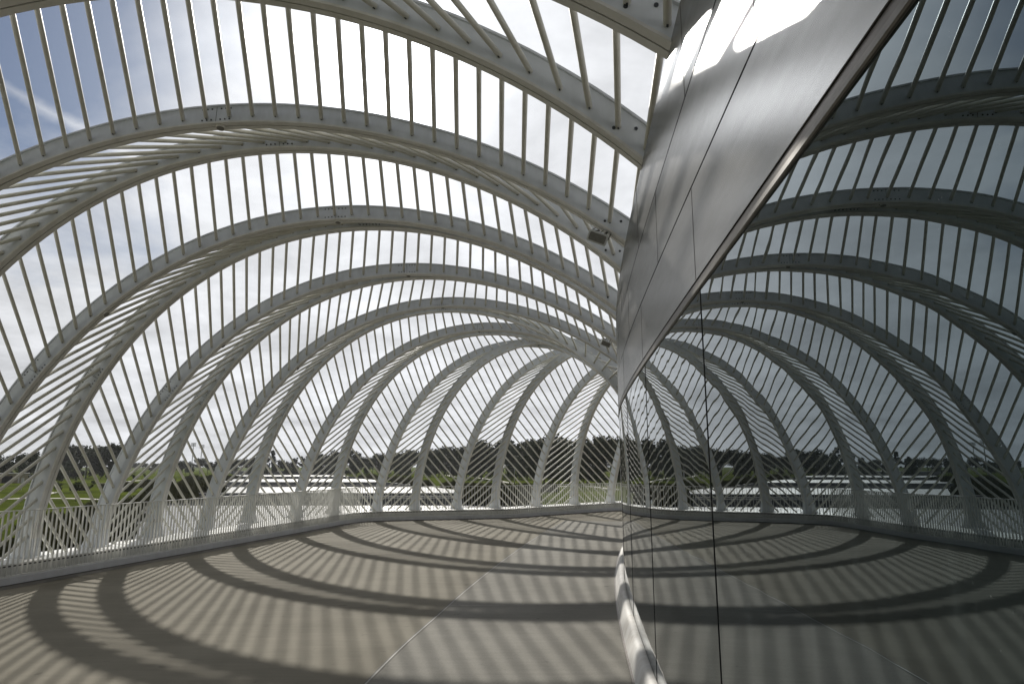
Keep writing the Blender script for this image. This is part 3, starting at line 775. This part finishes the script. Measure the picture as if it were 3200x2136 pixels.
def shrub(p, s, label, group, cat='shrub'):
    o = bpy.data.objects.new('marsh_shrub', TR.choice(SHP)); COL.objects.link(o); o.location = (p.x, p.y, ZG); o.rotation_euler.z = TR.random() * 6.28
    o.scale = (s * TR.uniform(.9, 1.3), s * TR.uniform(.9, 1.3), s * TR.uniform(.8, 1.15)); tag(o, label, cat, group)
def along(pts, n, s, label, group, jit=1.5):
    C = poly_curve([gp(x, y, ZG).to_2d() for x, y in pts], .5)
    for k in range(n):
        q = C[int((k + TR.random()) / n * (len(C) - 1))][0]; shrub(Vector((q.x + TR.gauss(0, jit), q.y + TR.gauss(0, jit))), s * TR.uniform(.8, 1.25), label, group)
along([(-40, 1760), (130, 1700), (270, 1637), (420, 1590), (560, 1556)], 34, 1.25, 'leafy reed clump along the near pond bank behind the railing', 'reeds along the lawn bank', 2.2)
along([(530, 1546), (600, 1540), (648, 1540)], 16, 1.9, 'dark round shrub on the spit where the weir meets the lawn', 'shrubs on the weir spit', 2.0)
along([(560, 1520), (640, 1508), (700, 1494)], 14, 1.8, 'marsh shrub along the bank past the weir spit', 'shrubs past the weir spit', 4)
along([(1130, 1492), (1240, 1505), (1350, 1519), (1480, 1530)], 24, 1.5, 'reed clump along the curved bank below the park lawn', 'reeds below the park lawn', 3)
along([(1510, 1575), (1560, 1574), (1620, 1574)], 12, 2.1, 'dark round shrub standing in the pond by the bank', 'round shrubs in the pond', 1.2)
along([(1500, 1533), (1600, 1535), (1700, 1538)], 14, 1.6, 'shrub row between park lawn and pond', 'shrub row by the pond', 2)
along([(270, 1530), (380, 1535), (440, 1522), (520, 1510)], 16, 1.4, 'shrub clump between the lawn strips', 'shrubs between the lawns', 4)
# hut
c = gp(40, 1508, ZG); d = ray(40, HOR); rz = -atan2(d.x, d.y)
h = empty('tan_hut', (c.x, c.y, ZG)); tag(h, 'low tan hut with flat white roof standing by the dark woods', 'hut')
def hb(name, off_, sx_, sy_, sz_, m):
    q = Vector((off_[0] * cos(rz) - off_[1] * sin(rz), off_[0] * sin(rz) + off_[1] * cos(rz))); mb = MB(); mb.box((c.x + q.x, c.y + q.y, ZG + off_[2]), sx_, sy_, sz_, rz)
    at(mb.build(name, m, None), h)
hb('wall', (0, 0, 2.), 10.5, 6, 4.0, M['tan']); hb('roof', (0, 0, 4.15), 11.4, 6.9, .3, M['roofw']); hb('opening', (-2.2, -3.0, 1.6), 3.6, .1, 3.0, M['dark']); hb('pier', (1.9, -3.05, 1.9), .5, .14, 3.8, M['roofw']); hb('door', (3.4, -3.02, 1.1), 1.1, .1, 2.2, M['roofw'])
# street lamps
def lamp(x, yb, yt, side, label):
    p = gp(x, yb, ZG); hgt = (yb - yt) * p.y / F_PX
    root = empty('street_lamp', (p.x, p.y, ZG)); tag(root, label, 'street lamp', 'street lamps in the park')
    mb = MB(); mb.tube((p.x, p.y, ZG), (p.x, p.y, ZG + hgt * .86), .11, .08, n=8)
    prev = Vector((p.x, p.y, ZG + hgt * .86))
    for k in range(1, 6):
        t = k / 5 * pi / 2; q = Vector((p.x + side * 1.0 * (1 - cos(t)), p.y, ZG + hgt * .86 + hgt * .12 * sin(t))); mb.tube(prev, q, .07, n=6); prev = q
    at(mb.build('post', M['lampm'], None), root)
    mb = MB(); mb.box((prev.x + side * .5, prev.y, prev.z), 1.3, .35, .12); at(mb.build('lamp_head', M['lampm'], None), root)
for x, yb, yt, sd, lb in ((1406, 1490, 1456, -1, 'gooseneck street lamp standing by the bend of the park path'), (1436, 1491, 1454, -1, 'gooseneck street lamp just past the bend of the park path'),
                          (1476, 1491, 1457, -1, 'street lamp between two arch feet over the park lawn'), (1533, 1497, 1457, -1, 'street lamp on the lawn where the path straightens'),
                          (1608, 1508, 1460, -1, 'tall gooseneck lamp at the end of the straight path'), (1672, 1506, 1454, -1, 'lamp on the shaded lawn by the wood edge'),
                          (1880, 1508, 1463, -1, 'lamp under the towering oaks close to the glass'), (1378, 1484, 1458, -1, 'small distant lamp before the dark woods'),
                          (66, 1530, 1485, 1, 'lamp post standing in front of the tan hut'), (90, 1512, 1478, 1, 'lamp post at the corner of the tan hut'), (262, 1508, 1468, -1, 'lamp post below the tall round oaks'),
                          (1140, 1478, 1452, -1, 'lamp at the far bank behind the pond'), (1168, 1478, 1451, -1, 'second lamp at the far bank behind the pond')):
    lamp(x, yb, yt, sd, lb)
def mast(x, yt, dist, label):
    d = ray(x, HOR); p = d * (dist / d.y); hgt = (HOR - yt) * dist / F_PX + EYE - ZG
    root = empty('floodlight_mast', (p.x, p.y, ZG)); tag(root, label, 'light mast', 'sports floodlight masts')
    mb = MB(); mb.tube((p.x, p.y, ZG), (p.x, p.y, ZG + hgt), .5, .3, n=8); at(mb.build('pole', M['lampm'], None), root)
    mb = MB()
    for k in range(3): mb.box((p.x, p.y, ZG + hgt - 1.1 * k), 4.6, .5, .7)
    at(mb.build('lamp_head', M['lampm'], None), root)
mast(599, 1386, 620, 'tall floodlight mast on the skyline between two arches, the higher one')
mast(626, 1392, 640, 'floodlight mast on the skyline, slightly shorter than its neighbour')
d = ray(840, HOR); p = d * (560 / d.y)
root = empty('flagpole', (p.x, p.y, ZG)); tag(root, 'slim flagpole with limp blue flag beyond the far pond end', 'flagpole')
mb = MB(); mb.tube((p.x, p.y, ZG), (p.x, p.y, 5.0), .16, .1, n=8); at(mb.build('pole', M['lampm'], None), root)
mb = MB(); mb.loft([[(p.x, p.y, 4.6), (p.x + .1, p.y + .1, 4.6), (p.x + .1, p.y + .1, 1.2), (p.x, p.y, 1.2)], [(p.x + 1.0, p.y + .4, 4.2), (p.x + 1.1, p.y + .5, 4.2), (p.x + .7, p.y + .4, .8), (p.x + .6, p.y + .3, .8)]])
at(mb.build('flag', M['flagblue'], None), root)

# thin summer haze over the whole park
mb = MB(); mb.box((0, 450, 12), 2600, 2600, 60)
hz = mb.build('haze', [])
hm = bpy.data.materials.new('haze_air'); hm.use_nodes = True; hn = hm.node_tree; hn.nodes.remove(hn.nodes['Principled BSDF'])
pv = hn.nodes.new('ShaderNodeVolumePrincipled'); pv.inputs['Color'].default_value = (.93, .96, 1., 1); pv.inputs['Density'].default_value = .00006; pv.inputs['Anisotropy'].default_value = .45
hn.links.new(pv.outputs['Volume'], hn.nodes['Material Output'].inputs['Volume']); hz.data.materials.append(hm); tag(hz, kind='stuff')
